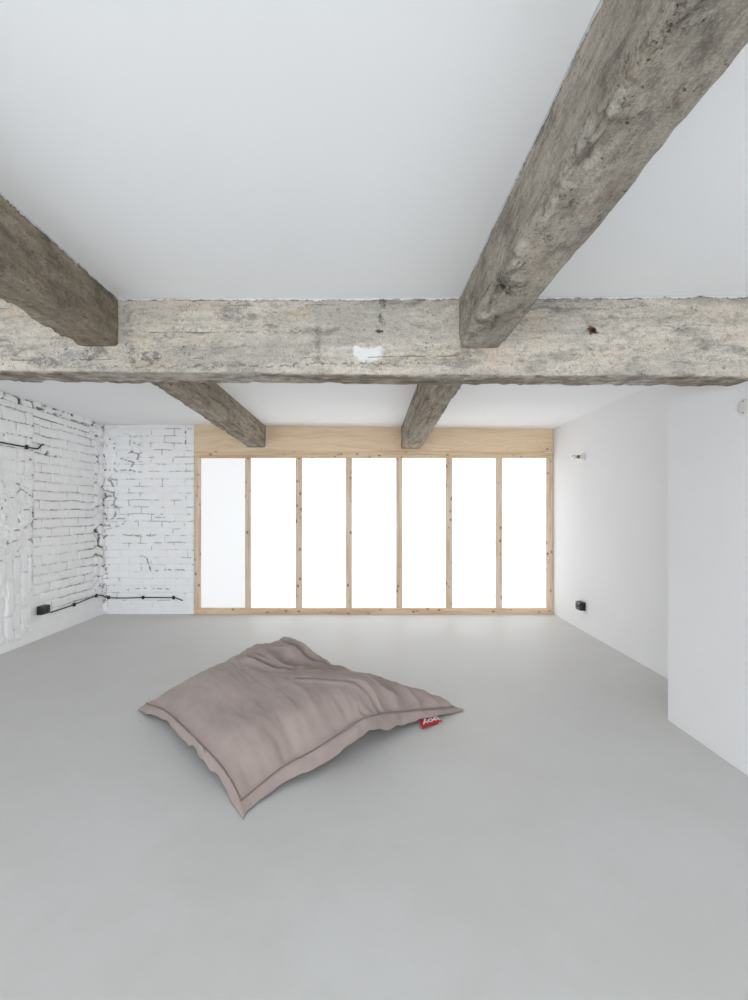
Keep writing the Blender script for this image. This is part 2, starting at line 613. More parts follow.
def left_field(u, v):
    """u = depth Y, v = height Z"""
    patch = fbm(u * 2.2, v * 2.2, seed=5, oct=3)
    thin = vnoise(u * 30, v * 30, seed=6)
    # main panel in running bond
    du, dv, r = bond(u, v + 0.02, 0.100, 0.335, 11, warp=0.012)
    d = np.minimum(du * 1.15, dv)
    h = brick_relief(du, dv, r, 0.014, 0.02)
    k = sstep(0.0065, 0.0015, d) * (0.45 * sstep(-0.5, 0.1, patch + 0.8 * thin + 0.15) + 0.6 * sstep(0.25, 0.6, patch + 0.8 * thin))
    # rubble and brickwork left of the straight joint
    jy = 5.235 + 0.02 * fbm(v * 3, v * 0, seed=8, oct=3)
    left = sstep(0.004, -0.004, u - jy)
    du2, dv2, r2 = bond(v, u, 0.105, 0.36, 31, warp=0.02)              # soldier courses below
    h2 = brick_relief(du2, dv2, r2, 0.020, 0.016)
    k2 = sstep(0.0065, 0.001, np.minimum(du2, dv2)) * sstep(0.0, 0.5, patch + 0.6 * thin)
    dc, rc = cells(u + 0.03 * fbm(u * 6, v * 6, seed=41), v, 0.22, 0.15, 44)
    h3 = 0.010 * sstep(0, 0.014, dc) + (rc - 0.5) * 0.016 + 0.030 * fbm(u * 9, v * 11, seed=47, oct=4, gain=0.6)
    k3 = sstep(0.006, 0.001, dc) * sstep(0.0, 0.5, patch + 0.7 * thin)
    du4, dv4, r4 = bond(u, v, 0.125, 0.32, 51, warp=0.02)
    h4 = brick_relief(du4, dv4, r4, 0.016, 0.022)
    k4 = sstep(0.006, 0.001, np.minimum(du4, dv4)) * sstep(0.05, 0.5, patch + 0.6 * thin)
    wa = sstep(0.92, 1.0, v + 0.03 * patch); wb = sstep(1.66, 1.74, v + 0.03 * patch)
    hl = h2 * (1 - wa) + h3 * wa * (1 - wb) + h4 * wb
    kl = k2 * (1 - wa) + k3 * wa * (1 - wb) + k4 * wb
    hl = hl + 0.012 * fbm(u * 16, v * 13, seed=48, oct=4, gain=0.6)
    h = h * (1 - left) + hl * left
    k = k * (1 - left) + kl * left
    dj = np.abs(u - jy)
    gj = sstep(0.022, 0.0, dj) * sstep(2.42, 2.36, v) * sstep(0.15, 0.25, v)
    h = h - 0.014 * gj
    k = np.maximum(k, sstep(0.010, 0.003, dj) * sstep(-0.5, 0.1, patch + thin * 0.8) * sstep(2.42, 2.36, v) * sstep(0.15, 0.25, v))
    # ragged toothing at the corner
    cw = sstep(6.37, 6.43, u + 0.03 * vnoise(v * 9, v * 0, seed=9))
    dc5, rc5 = cells(u, v, 0.13, 0.13, 61)
    h5 = 0.03 * sstep(0, 0.03, dc5) + (rc5 - 0.5) * 0.03
    k5 = sstep(0.012, 0.002, dc5) * sstep(-0.1, 0.5, thin + patch)
    h = h * (1 - cw) + h5 * cw
    k = k * (1 - cw) + k5 * cw
    # flat lintel strip and broken masonry under the ceiling
    zl = 2.36 - 0.015 * (u - 5.2)
    lint = sstep(-0.004, 0.004, v - zl) * sstep(0.085, 0.077, v - zl) * sstep(5.215, 5.225, u) * sstep(6.30, 6.28, u)
    h = h * (1 - lint) + 0.016 * lint
    k = k * (1 - lint)
    dl = np.minimum(np.abs(v - zl), np.abs(v - zl - 0.081))
    ml = sstep(5.2, 5.24, u) * sstep(6.3, 6.26, u)
    k = np.maximum(k, ml * sstep(0.008, 0.002, dl) * sstep(-0.7, -0.1, patch + thin))
    tops = sstep(2.43, 2.45, v - 0.0 * u)
    dc6, rc6 = cells(u, v, 0.20, 0.07, 71)
    h = h * (1 - tops) + tops * (0.02 * sstep(0, 0.02, dc6) + (rc6 - 0.5) * 0.03)
    k = np.maximum(k * (1 - tops), tops * sstep(0.009, 0.002, dc6) * sstep(0.1, 0.5, thin + patch))
    for (a, b, ra, rb) in ((5.33, 2.462, 0.07, 0.016), (5.62, 2.450, 0.05, 0.018), (5.98, 2.44, 0.07, 0.010), (6.15, 2.445, 0.06, 0.009), (5.46, 1.995, 0.032, 0.026), (5.62, 1.985, 0.02, 0.012), (5.17, 1.90, 0.025, 0.012)):
        q = ((u - a) / ra) ** 2 + ((v - b) / rb) ** 2 + 0.5 * thin
        m = sstep(1.2, 0.6, q)
        h = h - 0.03 * m
        k = np.maximum(k, m)
    # smooth skirting coat along the floor, and one around the socket
    edge = np.where(u > 5.22, 0.255, 0.10) + 0.025 * fbm(u * 5, u * 0, seed=81, oct=3)
    pl = sstep(edge + 0.02, edge - 0.02, v)
    h = h * (1 - pl) + 0.010 * pl
    k = k * (1 - pl)
    sk = sstep(0.13, 0.09, np.hypot((u - 5.33) * 0.9, v - 0.32))
    h = h * (1 - sk) + 0.008 * sk; k = k * (1 - sk)
    h = h + 0.007 * fbm(u * 11, v * 11, seed=83, oct=4) - 0.012 * np.clip(k, 0, 1)
    return h, np.clip(k, 0, 1)


def back_field(u, v):
    """u = X, v = Z"""
    patch = fbm(u * 3.0, v * 3.0, seed=105, oct=3)
    thin = vnoise(u * 34, v * 34, seed=106)
    du, dv, r = bond(u, v + 0.01, 0.095, 0.30, 111, warp=0.014)
    d = np.minimum(du * 1.15, dv)
    h = brick_relief(du, dv, r, 0.006, 0.016)
    k = sstep(0.0065, 0.0015, d) * (0.05 + 0.7 * sstep(0.2, 0.5, patch + 0.75 * vnoise(u * 14, v * 22, seed=107) + 0.3 * thin))
    # opened-up patches near the corner
    for (x0, x1, z0, z1) in ((-3.49, -2.98, 1.87, 2.40), (-3.49, -3.22, 1.16, 1.36), (-3.49, -3.30, 1.40, 1.88)):
        m = sstep(x0 - 0.03, x0 + 0.02, u) * sstep(x1 + 0.03, x1 - 0.02, u + 0.03 * thin) * sstep(z0 - 0.03, z0 + 0.02, v) * sstep(z1 + 0.03, z1 - 0.02, v + 0.02 * thin)
        dc, rc = cells(u, v + 0.02, 0.24, 0.12, 131)
        dc = np.minimum(dc, np.minimum(du, dv) + 0.004)
        hm = 0.018 * sstep(0, 0.022, dc) - 0.008 + (rc - 0.5) * 0.012
        km = 0.75 * sstep(0.009, 0.002, dc) * sstep(-0.3, 0.3, thin + patch)
        h = h * (1 - m) + hm * m
        k = k * (1 - m) + km * m
    # single cracks
    for pts, wd in (([(-2.40, 2.50), (-2.40, 2.28), (-2.385, 2.20)], 0.006), ([(-2.91, 0.74), (-2.89, 0.66), (-2.86, 0.58)], 0.007),
                    ([(-2.83, 0.575), (-2.66, 0.585), (-2.42, 0.58)], 0.005), ([(-3.17, 0.32), (-3.05, 0.34), (-2.86, 0.335), (-2.62, 0.33)], 0.005),
                    ([(-3.22, 1.05), (-3.16, 1.04), (-2.80, 1.045)], 0.005), ([(-2.80, 1.28), (-2.68, 1.285)], 0.005)):
        dd = seg_d(u + 0.008 * thin, v + 0.008 * vnoise(u * 20, v * 20, seed=140), pts)
        kk = sstep(wd + 0.004, wd * 0.3, dd) * sstep(-0.6, 0.2, thin)
        k = np.maximum(k, kk)
    pl = sstep(0.13, 0.09, v + 0.02 * fbm(u * 5, u * 0, seed=141, oct=3))
    h = h * (1 - pl) + 0.006 * pl
    k = k * (1 - pl)
    cor = sstep(-3.42, -3.47, u + 0.03 * vnoise(v * 9, v * 0, seed=150))
    dc, rc = cells(u, v, 0.12, 0.13, 151)
    h = h + cor * (rc - 0.5) * 0.03
    k = np.maximum(k, cor * sstep(0.012, 0.002, dc) * sstep(-0.2, 0.4, thin + patch) * sstep(0.1, 0.2, v))
    h = h + 0.005 * fbm(u * 12, v * 12, seed=183, oct=4) - 0.010 * np.clip(k, 0, 1)
    return h, np.clip(k, 0, 1)


def relief_wall(name, us, vs_, field, place, extra):
    U, V = np.meshgrid(us, vs_, indexing='ij')
    h, k = field(U, V)
    P = place(U, V, h)
    nu, nv = U.shape
    verts = P.reshape(-1, 3)
    faces = grid_faces(nu, nv)
    bm = bmesh.new()
    extra(bm)
    me2 = bpy.data.meshes.new('e'); bm.to_mesh(me2); bm.free()
    off = len(verts)
    ev = np.array([v.co[:] for v in me2.vertices]).reshape(-1, 3)
    ef = [[i + off for i in p.vertices] for p in me2.polygons]
    bpy.data.meshes.remove(me2)
    me = mesh_np(name, np.vstack([verts, ev]), faces + ef)
    joint = me.attributes.new('open_joint', 'FLOAT', 'POINT')
    joint.data.foreach_set('value', np.concatenate([k.ravel(), np.zeros(len(ev))]).astype(np.float32))
    ns = np.ones(len(me.polygons), bool); ns[len(faces):] = False
    me.polygons.foreach_set('use_smooth', ns)
    return struct(link(name, me, M_BRICK))


us = np.concatenate([np.arange(2.9, 4.6, 0.012), np.arange(4.6, YB + 0.001, 0.0062)])
vv = np.linspace(0, 1, 405)
relief_wall('wall_left', us, vv, lambda u, v: left_field(u, v * 2.514),
            lambda u, v, h: np.stack([XL - 0.012 + h, u, v * (CZ(XL) - 0.0)], -1),
            lambda bm: (box_bm(bm, XL - 0.35, XL - 0.06, -5.3, 6.9, 0, CZ(XL)), box_bm(bm, XL - 0.07, XL - 0.003, -5.0, 2.9, 0, CZ(XL) - 0.001)))
XW = -2.292                                  # where the brick ends and the timber begins
us = np.arange(XL - 0.02, XW + 0.001, 0.006)
relief_wall('wall_back', us, vv, lambda u, v: back_field(u, v * 2.514),
            lambda u, v, h: np.stack([u, YB + 0.008 - h, v * (CZ(-2.9) - 0.0)], -1),
            lambda bm: box_bm(bm, XL - 0.02, XW, YB + 0.03, 6.9, 0, 2.50))


# ------------------------------------------------------------------ timber window wall
def Zb(py):
    return EYE + (VPY - py) / F * YB


def Xb(px):
    return (px - VPX) / F * YB


win = struct(empty('window_1', (Xb(373.5), YB + 0.03, 0)))


def wpart(name, x0, x1, y0, y1, z0, z1, mat, bev=0.003):
    """a box part whose origin sits at its own foot"""
    cx, cy = (x0 + x1) / 2, (y0 + y1) / 2
    L = Vector((cx, cy, z0)) - win.location
    return box_obj(name, x0 - cx, x1 - cx, y0 - cy, y1 - cy, 0, z1 - z0, mat, win, bev, L)


zs0, zs1 = 0.078, Zb(458.0)                  # studs stand between the rails
zr1 = Zb(451.2)
XE = XR - 0.004
wpart('bottom_rail', XW + 0.004, XE, YB - 0.004, YB + 0.13, 0.0, zs0, M_PINE_H)
wpart('top_rail', XW + 0.004, XE, YB - 0.006, YB + 0.13, zs1, zr1, M_PINE_H)
stud_px = [(193.9, 200.4), (245, 250.9), (295.5, 302), (345.8, 352), (396.2, 402.4), (445.9, 452.4), (495.9, 502.3), (546.5, 553.0)]
studs = []
for i, (a, b) in enumerate(stud_px):
    x0, x1 = Xb(a), Xb(b)
    if i == 0: x0 = XW + 0.004
    if i == 7: x1 = XE
    studs.append((x0, x1))
    wpart('stud', x0, x1, YB, YB + 0.12, zs0, zs1, M_PINE_V, 0.004)
for i, ((a, b), (c, d)) in enumerate(zip(studs, studs[1:])):
    wpart('pane', b, c, YB + 0.032, YB + 0.052, zs0, zs1, M_PANE_DULL if i == 0 else M_PANE, 0)
# plywood header between the top rail and the ceiling
bm = bmesh.new()
box_bm(bm, XW + 0.004, XE, YB + 0.002, YB + 0.02, zr1, 2.3)
for v in bm.verts:
    if v.co.z > 2.2:
        v.co.z = CZ(v.co.x)
struct(bm_obj('trim_1', bm, M_PLY))
# backing behind the timber so that no daylight leaks over the panes
struct(box_obj('trim_2', XW + 0.004, XE, YB + 0.02, YB + 0.13, zr1, 2.44, M_PLY))


# ------------------------------------------------------------------ concrete ceiling beams
def beam(name, x0, x1, sect, mat, seed, amp, arris, loc, rotz, step=0.013, arris2=None, quiet=None):
    """sect(x) -> (y_left, y_right, z_bottom, z_top): cross-section along local x. The face y_left is at -y."""
    n = max(8, int((x1 - x0) / step))
    xs = np.linspace(x0, x1, n)
    yl, yr, zb, ztp = sect(xs)
    H, W = float(np.mean(ztp - zb)), float(np.mean(yr - yl))
    nh, nw = int(H / step), int(W / step)
    # profile parameters: (fraction across, fraction up, normal y, normal z, distance to an arris)
    prof = []
    R = 0.014
    for i in range(nh + 1):
        f = 1 - i / nh
        prof.append((0.0, f, -1, 0, f * H))
    for i in range(1, nw):
        f = i / nw
        prof.append((f, 0.0, 0, -1, min(f, 1 - f) * W))
    for i in range(nh + 1):
        f = i / nh
        prof.append((1.0, f, 1, 0, f * H))
    P = np.array(prof)
    fy, fz, ny, nz, da = [P[:, k][None, :] for k in range(5)]
    X = xs[:, None] + 0 * fy
    Y = yl[:, None] + (yr - yl)[:, None] * fy
    Z = zb[:, None] + (ztp - zb)[:, None] * fz
    # round the lower corners
    rr = np.clip(1 - da / R, 0, 1) ** 2 * R * 0.45
    Y = Y + np.where(fy < 0.5, 1, -1) * rr * (np.abs(ny) * 1 + 0.4 * np.abs(nz))
    Z = Z + rr * (np.abs(nz) * 1 + 0.4 * np.abs(ny))
    o = seed * 7.7
    d = amp * (1.2 * fbm(X * 1.6 + o, Y * 6, Z * 6, seed, 3) + 0.6 * fbm(X * 8 + o, Y * 18, Z * 18, seed + 3, 4))
    chip = np.clip(fbm(X * 10 + o, Y * 12, Z * 12, seed + 9, 3) * 2.2, -0.3, 1.0)
    near = np.exp(-(da / 0.034) ** 2)
    ar = np.where(fy < 0.5, arris, arris if arris2 is None else arris2)
    d = d - ar * near * np.clip(chip + 0.15, 0, 1) + ar * 0.4 * near * fbm(X * 24, Y * 24, Z * 24, seed + 11, 3)
    fade = sstep(0.0, 0.03, (1 - fz) * H) * 1.0          # stays tight along the ceiling
    d = d * (0.15 + 0.85 * fade)
    cy = np.where(da < R, np.where(fy < 0.5, -0.7, 0.7), ny)
    cz = np.where(da < R, -0.7, nz)
    if quiet is not None:                                # tight where another beam runs into it
        d = d * quiet(X, Z)
    Y = Y + d * cy
    Z = Z + d * cz
    verts = np.stack([X, Y, Z], -1).reshape(-1, 3)
    m = P.shape[0]
    faces = grid_faces(n, m)
    for i in range(n - 1):                               # closed along the ceiling
        faces.append((i * m, i * m + m - 1, (i + 1) * m + m - 1, (i + 1) * m))
    faces.append(tuple(range(m))[::-1]); faces.append(tuple((n - 1) * m + k for k in range(m)))
    me = mesh_np(name, verts, faces)
    fix_normals(me)
    o_ = link(name, me, mat, None, loc)
    o_.rotation_euler = (0, 0, rotz)
    return o_


ZT = CZ(0)
# cross beam: local x = world X, origin at its middle under the ceiling
BX0, BX1 = XL - 0.0, XP
front = lambda x: 2.592 + (-0.026) * x * np.where(x < 0, 1.0, 1.7)
backf = lambda x: 2.80 - 0.043 * x
botf = lambda x: EYE + 0.702 - 0.017 * x


def cross_sect(x):
    return front(x) - 2.69, backf(x) - 2.69, botf(x) - 2.10, CZ(x) - 2.10


def cb(px, py):
    """a pixel on the front face of the cross beam, in the beam's own x and z"""
    p = at(px, py, 2.60)
    return p.x, p.z - 2.10


marks = []
for px, py, rx, rz, colr, amt in ((369, 355, 0.075, 0.042, lin(238, 238, 236), 1.0), (358, 352, 0.035, 0.028, lin(238, 238, 236), 1.0),
                                  (150, 355, 0.052, 0.038, lin(112, 108, 104), 0.75), (588, 336, 0.024, 0.022, lin(96, 66, 44), 1.0), (589, 336, 0.013, 0.011, lin(40, 30, 24), 1.0),
                                  (383, 304, 0.020, 0.030, lin(70, 68, 65), 0.8), (382, 320, 0.012, 0.024, lin(84, 80, 76), 0.8), (380, 331, 0.024, 0.012, lin(66, 63, 60), 0.9),
                                  (60, 357, 0.20, 0.045, lin(150, 150, 150), 0.6), (92, 350, 0.07, 0.05, lin(90, 88, 88), 0.55), (40, 361, 0.10, 0.03, lin(88, 86, 85), 0.5),
                                  (470, 357, 0.09, 0.06, lin(134, 130, 122), 0.5), (318, 345, 0.02, 0.10, lin(118, 112, 104), 0.5),
                                  (240, 331, 0.62, 0.006, lin(120, 114, 105), 0.55), (580, 313, 0.40, 0.006, lin(122, 116, 107), 0.7),
                                  (250, 365, 0.95, 0.006, lin(104, 99, 92), 0.7), (130, 352, 0.016, 0.05, lin(96, 92, 88), 0.6),
                                  (126, 310, 0.03, 0.05, lin(120, 118, 114), 0.6)):
    x, z = cb(px, py)
    marks.append((x, None, z, rx, 1, rz, colr, amt))
M_CROSS = mat_concrete('board_marked_concrete', LIGHT, MID, DARK, 0.30, 0.58, CZ(0) - 2.10, 0.01107, marks, 0.9, 0.35, None, EYE + 0.702 - 2.10, 0.32)
cross = beam('concrete_beam', BX0, BX1, cross_sect, M_CROSS, 3, 0.005, 0.014, (0, 2.69, 2.10), 0,
             quiet=lambda X, Z: 1 - 0.97 * sstep(0.74, 0.79, Z + 2.10 - EYE) * np.maximum(sstep(0.20, 0.155, np.abs(X + 1.44)), sstep(0.20, 0.155, np.abs(X - 0.58))))
cross['kind'] = 'thing'
tag(cross, 'long pale concrete beam crossing the whole room under the ceiling', 'beam', 'rough concrete ceiling beams')


def joist(y0, y1, xl, xr, zbot, mat, seed, amp, arris, label, step=0.013, arris2=None):
    """a beam running into the depth: local x = world Y, local -y = world +X after the quarter turn"""
    cx = sum(xl + xr) / 4; cy = (y0 + y1) / 2

    def sect(x):
        f = (x + (y1 - y0) / 2) / (y1 - y0)
        a = xl[0] + (xl[1] - xl[0]) * f; b = xr[0] + (xr[1] - xr[0]) * f
        z = zbot[0] + (zbot[1] - zbot[0]) * f
        return cx - b, cx - a, EYE + z - 2.2 + 0 * x, CZ((a + b) / 2) - 2.2
    o = beam('concrete_beam', -(y1 - y0) / 2, (y1 - y0) / 2, sect, mat, seed, amp, arris, (cx, cy, 2.2), math.pi / 2, step, arris2)
    # the inner end is cut to the slanting face of the cross beam
    n = len(o.data.vertices)
    co = np.empty(n * 3); o.data.vertices.foreach_get('co', co); co = co.reshape(-1, 3)
    wx, wy = cx - co[:, 1], cy + co[:, 0]
    if y0 < 0:
        co[:, 0] += np.clip((wy - y1 + 0.3) / 0.3, 0, 1) * (front(wx) - 0.0035 - y1)
    else:
        co[:, 0] += np.clip((y0 + 0.3 - wy) / 0.3, 0, 1) * (backf(wx) + 0.0035 - y0)
    o.data.vertices.foreach_set('co', co.ravel()); o.data.update()
    o['kind'] = 'thing'
    return tag(o, label, 'beam', 'rough concrete ceiling beams')


M_JA = mat_concrete('weathered_concrete_pale', lin(210, 200, 185), lin(176, 168, 155), lin(110, 104, 96), 0.40, 0.5, CZ(0.6) - 2.2, 0, (), 1.0, 0.3, (0.085, EYE + 0.832 - 2.2), None, 0.45)
M_JB = mat_concrete('weathered_concrete_brown', JL, JM, JD, 0.5, 0.42, CZ(-1.4) - 2.2, 0, (), 1.0, 0.15)
M_JC = mat_concrete('grained_concrete', lin(204, 192, 175), lin(170, 159, 144), lin(104, 96, 87), 0.95, 0.5, None, 0, (), 0.6, 0.2, None, None, 0.12)
joist(REAR_Y, front(0.58), (0.60, 0.475), (0.685, 0.685), (0.835, 0.83), M_JA, 21, 0.003, 0.006,
      'thick pale grey beam with a crumbling lower edge, running overhead to the cross beam', 0.012, 0.042)
joist(REAR_Y, front(-1.43), (-1.32, -1.53), (-1.13, -1.306), (0.855, 0.86), M_JB, 22, 0.004, 0.016,
      'darker brown-grey beam on the near side of the cross beam, without a crumbling edge')
jl = joist(backf(-1.45), YB, (-1.42, -1.587), (-1.31, -1.345), (0.84, 0.835), M_JC, 23, 0.003, 0.010,
           'grained grey beam beyond the cross beam, with white sealant round its far end')
joist(backf(0.58), YB, (0.43, 0.452), (0.61, 0.715), (0.815, 0.81), M_JC, 24, 0.003, 0.010,
      'grained grey beam beyond the cross beam, meeting the plywood above the fifth window stud')

# white bead of sealant round the end of the far left beam
bm = bmesh.new()
e = [(-1.60, 2.20), (-1.575, 2.197), (-1.37, 2.199), (-1.338, 2.225), (-1.332, 2.30), (-1.331, CZ(-1.33) - 0.004)]
tube_bm(bm, [(p.x, YB - 0.004, p.y) for p in smooth_path([Vector((a, b, 0)) for a, b in e], 4)], 0.010, 8)
s = bm_obj('sealant_bead', bm, M_SEAL, None, None, True)
s.parent = jl
s.matrix_parent_inverse = (Matrix.Translation(jl.location) @ Matrix.Rotation(math.pi / 2, 4, 'Z')).inverted()
s['label'] = 'white sealant bead'


# ------------------------------------------------------------------ bean bag
def resample(P, n):
    P = np.array(smooth_path([Vector(p) for p in P], 8))
    L = np.concatenate([[0], np.cumsum(np.linalg.norm(np.diff(P, axis=0), axis=1))])
    q = np.linspace(0, L[-1], n)
    return np.stack([np.interp(q, L, P[:, k]) for k in range(3)], 1)


NS = 150
A_s, B_s, C_s = atz(145.6, 703.8, 0.035), atz(241, 800.6, 0.030), atz(455, 707, 0.022)
D_s = Vector((-0.57, 4.20, 0.09))
AB = [A_s] + [atz(*p) for p in ((163, 710, 0.085), (187.4, 730.8, 0.11), (215.2, 759.5, 0.10), (229, 776.9, 0.07))] + [B_s]
BC = [B_s] + [atz(*p) for p in ((259.4, 785.6, 0.055), (283.5, 766.8, 0.085), (312.9, 750.8, 0.115), (342.3, 732.1, 0.15), (365, 717.9, 0.175), (390.4, 712.8, 0.125), (414.5, 711.2, 0.075), (435, 708.7, 0.045))] + [C_s]
CD = [C_s, Vector((0.33, 3.58, 0.06)), Vector((-0.03, 3.76, 0.07)), Vector((-0.33, 3.98, 0.08)), D_s]
DA = [D_s, Vector((-0.85, 3.96, 0.10)), Vector((-1.10, 3.76, 0.10)), Vector((-1.34, 3.60, 0.07)), A_s]
A_o, B_o, C_o, D_o = atz(138, 709, 0.012), atz(243.6, 819, 0.006), atz(464, 709.5, 0.008), Vector((-0.53, 4.30, 0.03))
ABo = [A_o] + [atz(*p) for p in ((149.1, 714.3, 0.03), (164.8, 719.5, 0.05), (171.7, 725.6, 0.06), (180.4, 736, 0.065), (194.3, 749, 0.07), (208.2, 768.2, 0.05), (215.2, 772.6, 0.05), (225.6, 787.3, 0.03), (232.5, 803, 0.012))] + [B_o]
BCo = [B_o] + [atz(*p) for p in ((248.7, 808.3, 0.015), (278, 785.6, 0.03), (296.8, 774.9, 0.045), (318.2, 764.2, 0.06), (337, 752.1, 0.085), (355.7, 740.1, 0.11), (369, 728.5, 0.125), (379.7, 726.7, 0.10), (391.8, 727.8, 0.065), (401, 722.9, 0.06), (417.2, 720, 0.035), (440, 715.5, 0.02))] + [C_o]
CDo = [C_o, Vector((0.38, 3.65, 0.02)), Vector((0.01, 3.84, 0.02)), Vector((-0.28, 4.06, 0.02)), D_o]
DAo = [D_o, Vector((-0.88, 4.04, 0.03)), Vector((-1.14, 3.84, 0.03)), Vector((-1.39, 3.66, 0.02)), A_o]
eAB, eBC, eCD, eDA = [resample(p, NS) for p in (AB, BC, CD, DA)]
S, T = np.meshgrid(np.linspace(0, 1, NS), np.linspace(0, 1, NS), indexing='ij')   # s: A->B, t: A->D / B->C
s3, t3 = S[..., None], T[..., None]
e0 = eAB[:, None, :]; e1 = eCD[::-1][:, None, :]; f0 = eDA[::-1][None, :, :]; f1 = eBC[None, :, :]
coons = (1 - t3) * e0 + t3 * e1 + (1 - s3) * f0 + s3 * f1 \
    - ((1 - s3) * (1 - t3) * np.array(A_s) + s3 * (1 - t3) * np.array(B_s) + s3 * t3 * np.array(C_s) + (1 - s3) * t3 * np.array(D_s))
GX, GY, GS = coons[..., 0], coons[..., 1], coons[..., 2]
ctrl = [(-1.22, 3.45, .217), (-1.394, 3.45, .125), (-.95, 3.6, .325), (-.68, 4.04, .318), (-.83, 3.95, .322), (-.904, 3.8, .325), (-.536, 4.0, .252), (-.362, 3.85, .226),
        (-.197, 3.65, .220), (.02, 3.55, .195), (.228, 3.45, .166), (.43, 3.42, .092),
        (-.673, 3.3, .307), (-.4355, 3.25, .323), (-.20, 3.15, .322), (.0186, 3.1, .295), (.208, 3.15, .236), (.377, 3.25, .160),
        (-.55, 3.58, .262), (-.35, 3.5, .245), (-.12, 3.42, .232), (.1, 3.35, .205), (.3, 3.36, .160),
        (-.35, 2.75, .262), (-.6, 2.85, .262), (-.9, 3.1, .285), (-1.1, 3.2, .235), (-.75, 2.65, .190), (-.1, 2.97, .285), (-.5, 2.55, .165), (-.62, 2.50, .125)]
bnd = np.vstack([e[:-1:6] for e in (eAB, eBC, eCD, eDA)])
CP = np.vstack([np.array(ctrl), bnd])


def tps(P, z, X, Y, lam):
    def U(r2):
        return 0.5 * r2 * np.log(np.maximum(r2, 1e-12))
    n = len(P)
    d2 = ((P[:, None, :] - P[None, :, :]) ** 2).sum(-1)
    K = np.zeros((n + 3, n + 3))
    K[:n, :n] = U(d2) + np.eye(n) * lam
    K[:n, n] = 1; K[:n, n + 1:] = P; K[n, :n] = 1; K[n + 1:, :n] = P.T
    wt = np.linalg.solve(K, np.concatenate([z, [0, 0, 0]]))
    q = np.stack([X.ravel(), Y.ravel()], 1)
    r = U(((q[:, None, :] - P[None, :, :]) ** 2).sum(-1)) @ wt[:n] + wt[n] + q @ wt[n + 1:]
    return r.reshape(X.shape)


GZ = tps(CP[:, :2], CP[:, 2], GX, GY, 2e-3)
GZ = np.where(GZ > 0.29, 0.29 + 0.045 * np.tanh((GZ - 0.29) / 0.045), GZ)
# exact at the seam, free inside
eb = np.minimum(np.minimum(S, 1 - S), np.minimum(T, 1 - T))
cdist = np.maximum(np.minimum(S, 1 - S), np.minimum(T, 1 - T))
wb = sstep(0.0, 1.0, eb / (0.014 + 0.046 * sstep(0.0, 0.25, cdist)))
GZ = GS * (1 - wb) + np.maximum(GZ, 0.02) * wb
# plump roll just inside the seam
GZ = GZ + 0.003 * np.exp(-((eb - 0.015) / 0.02) ** 2) * sstep(0, 0.006, eb)
# gathers running in from the seams, creases and folds
dn = (1 - S) * 1.5                                     # metres from seam BC (roughly)
dm = T * 1.6                                           # metres from seam AB
wr = 0.013 * np.exp(-dn / 0.16) * vnoise(T * 34, dn * 4, seed=201) * sstep(0, 0.02, dn)
wr += 0.008 * np.exp(-dm / 0.12) * vnoise(S * 24, dm * 4, seed=202) * sstep(0, 0.02, dm)
rot = (GX * 0.80 + GY * 0.60, -GX * 0.60 + GY * 0.80)   # along / across the B-C seam
wr += 0.0085 * vnoise(rot[0] * 15, rot[1] * 3.0, seed=203) * sstep(0.0, 0.3, S) * wb
wr += 0.0070 * fbm(rot[0] * 24, rot[1] * 6, seed=204, oct=3) * wb
far = sstep(3.25, 3.45, GY + 0.10 * GX)
rot2 = (GX * 0.80 - GY * 0.60, GX * 0.60 + GY * 0.80)   # along / across the far edge
wr += far * 0.030 * (1 - np.abs(vnoise(rot2[0] * 2.6, rot2[1] * 12 + 0.8 * vnoise(rot2[0] * 4, rot2[1] * 4, seed=215), seed=205)) * 2) * wb * sstep(-0.95, -0.55, GX)
wr += far * 0.011 * fbm(rot2[0] * 6, rot2[1] * 16, seed=206, oct=3) * wb


def crease(pts, depth, wd, side=1.0):
    d = seg_d(GX, GY, pts)
    depth = depth * 1.5
    return -depth * np.exp(-(d / wd) ** 2) + depth * 0.6 * np.exp(-((d - wd * 2.4) / (wd * 1.3)) ** 2)


wr += crease([(-.42, 3.10), (-.15, 3.075), (.012, 3.05), (.11, 3.02)], 0.016, 0.014)
wr += crease([(.05, 3.05), (.10, 2.99), (.15, 2.96)], 0.014, 0.012)
wr += crease([(-.03, 2.92), (.06, 2.93)], 0.012, 0.012)
wr += crease([(.16, 3.10), (.30, 3.24), (.45, 3.36)], 0.012, 0.014)
wr += crease([(.22, 3.02), (.27, 3.12)], 0.010, 0.012)
wr += crease([(-.80, 3.50), (-.62, 3.42), (-.40, 3.40), (-.10, 3.32), (.15, 3.24)], 0.028, 0.020)
wr += crease([(-.62, 3.88), (-.45, 3.72), (-.30, 3.62)], 0.012, 0.018)
GZ = GZ + wr * sstep(0.0, 0.02, eb)
# underside: drops from the seam to the floor
em = np.minimum(np.minimum(S, 1 - S) * 1.5, np.minimum(T, 1 - T) * 1.6)
LZ = 0.003 + (GS - 0.003) * np.exp(-(em / 0.085) ** 1.6)
LZ = np.minimum(LZ, GZ - 0.004)
LZ[0, :] = GZ[0, :]; LZ[-1, :] = GZ[-1, :]; LZ[:, 0] = GZ[:, 0]; LZ[:, -1] = GZ[:, -1]
top = np.stack([GX, GY, GZ], -1).reshape(-1, 3)
low = np.stack([GX, GY, LZ], -1).reshape(-1, 3)
BAG0 = Vector((-0.6, 3.2, 0))
bag = empty('bean_bag', BAG0)
tag(bag, 'slumped mauve canvas bean bag pillow lying on the pale floor', 'bean bag')
me = mesh_np('cover', np.vstack([top, low]) - np.array(BAG0), grid_faces(NS, NS) + grid_faces(NS, NS, NS * NS, True))
bm = bmesh.new(); bm.from_mesh(me)
bmesh.ops.remove_doubles(bm, verts=bm.verts, dist=0.0002)
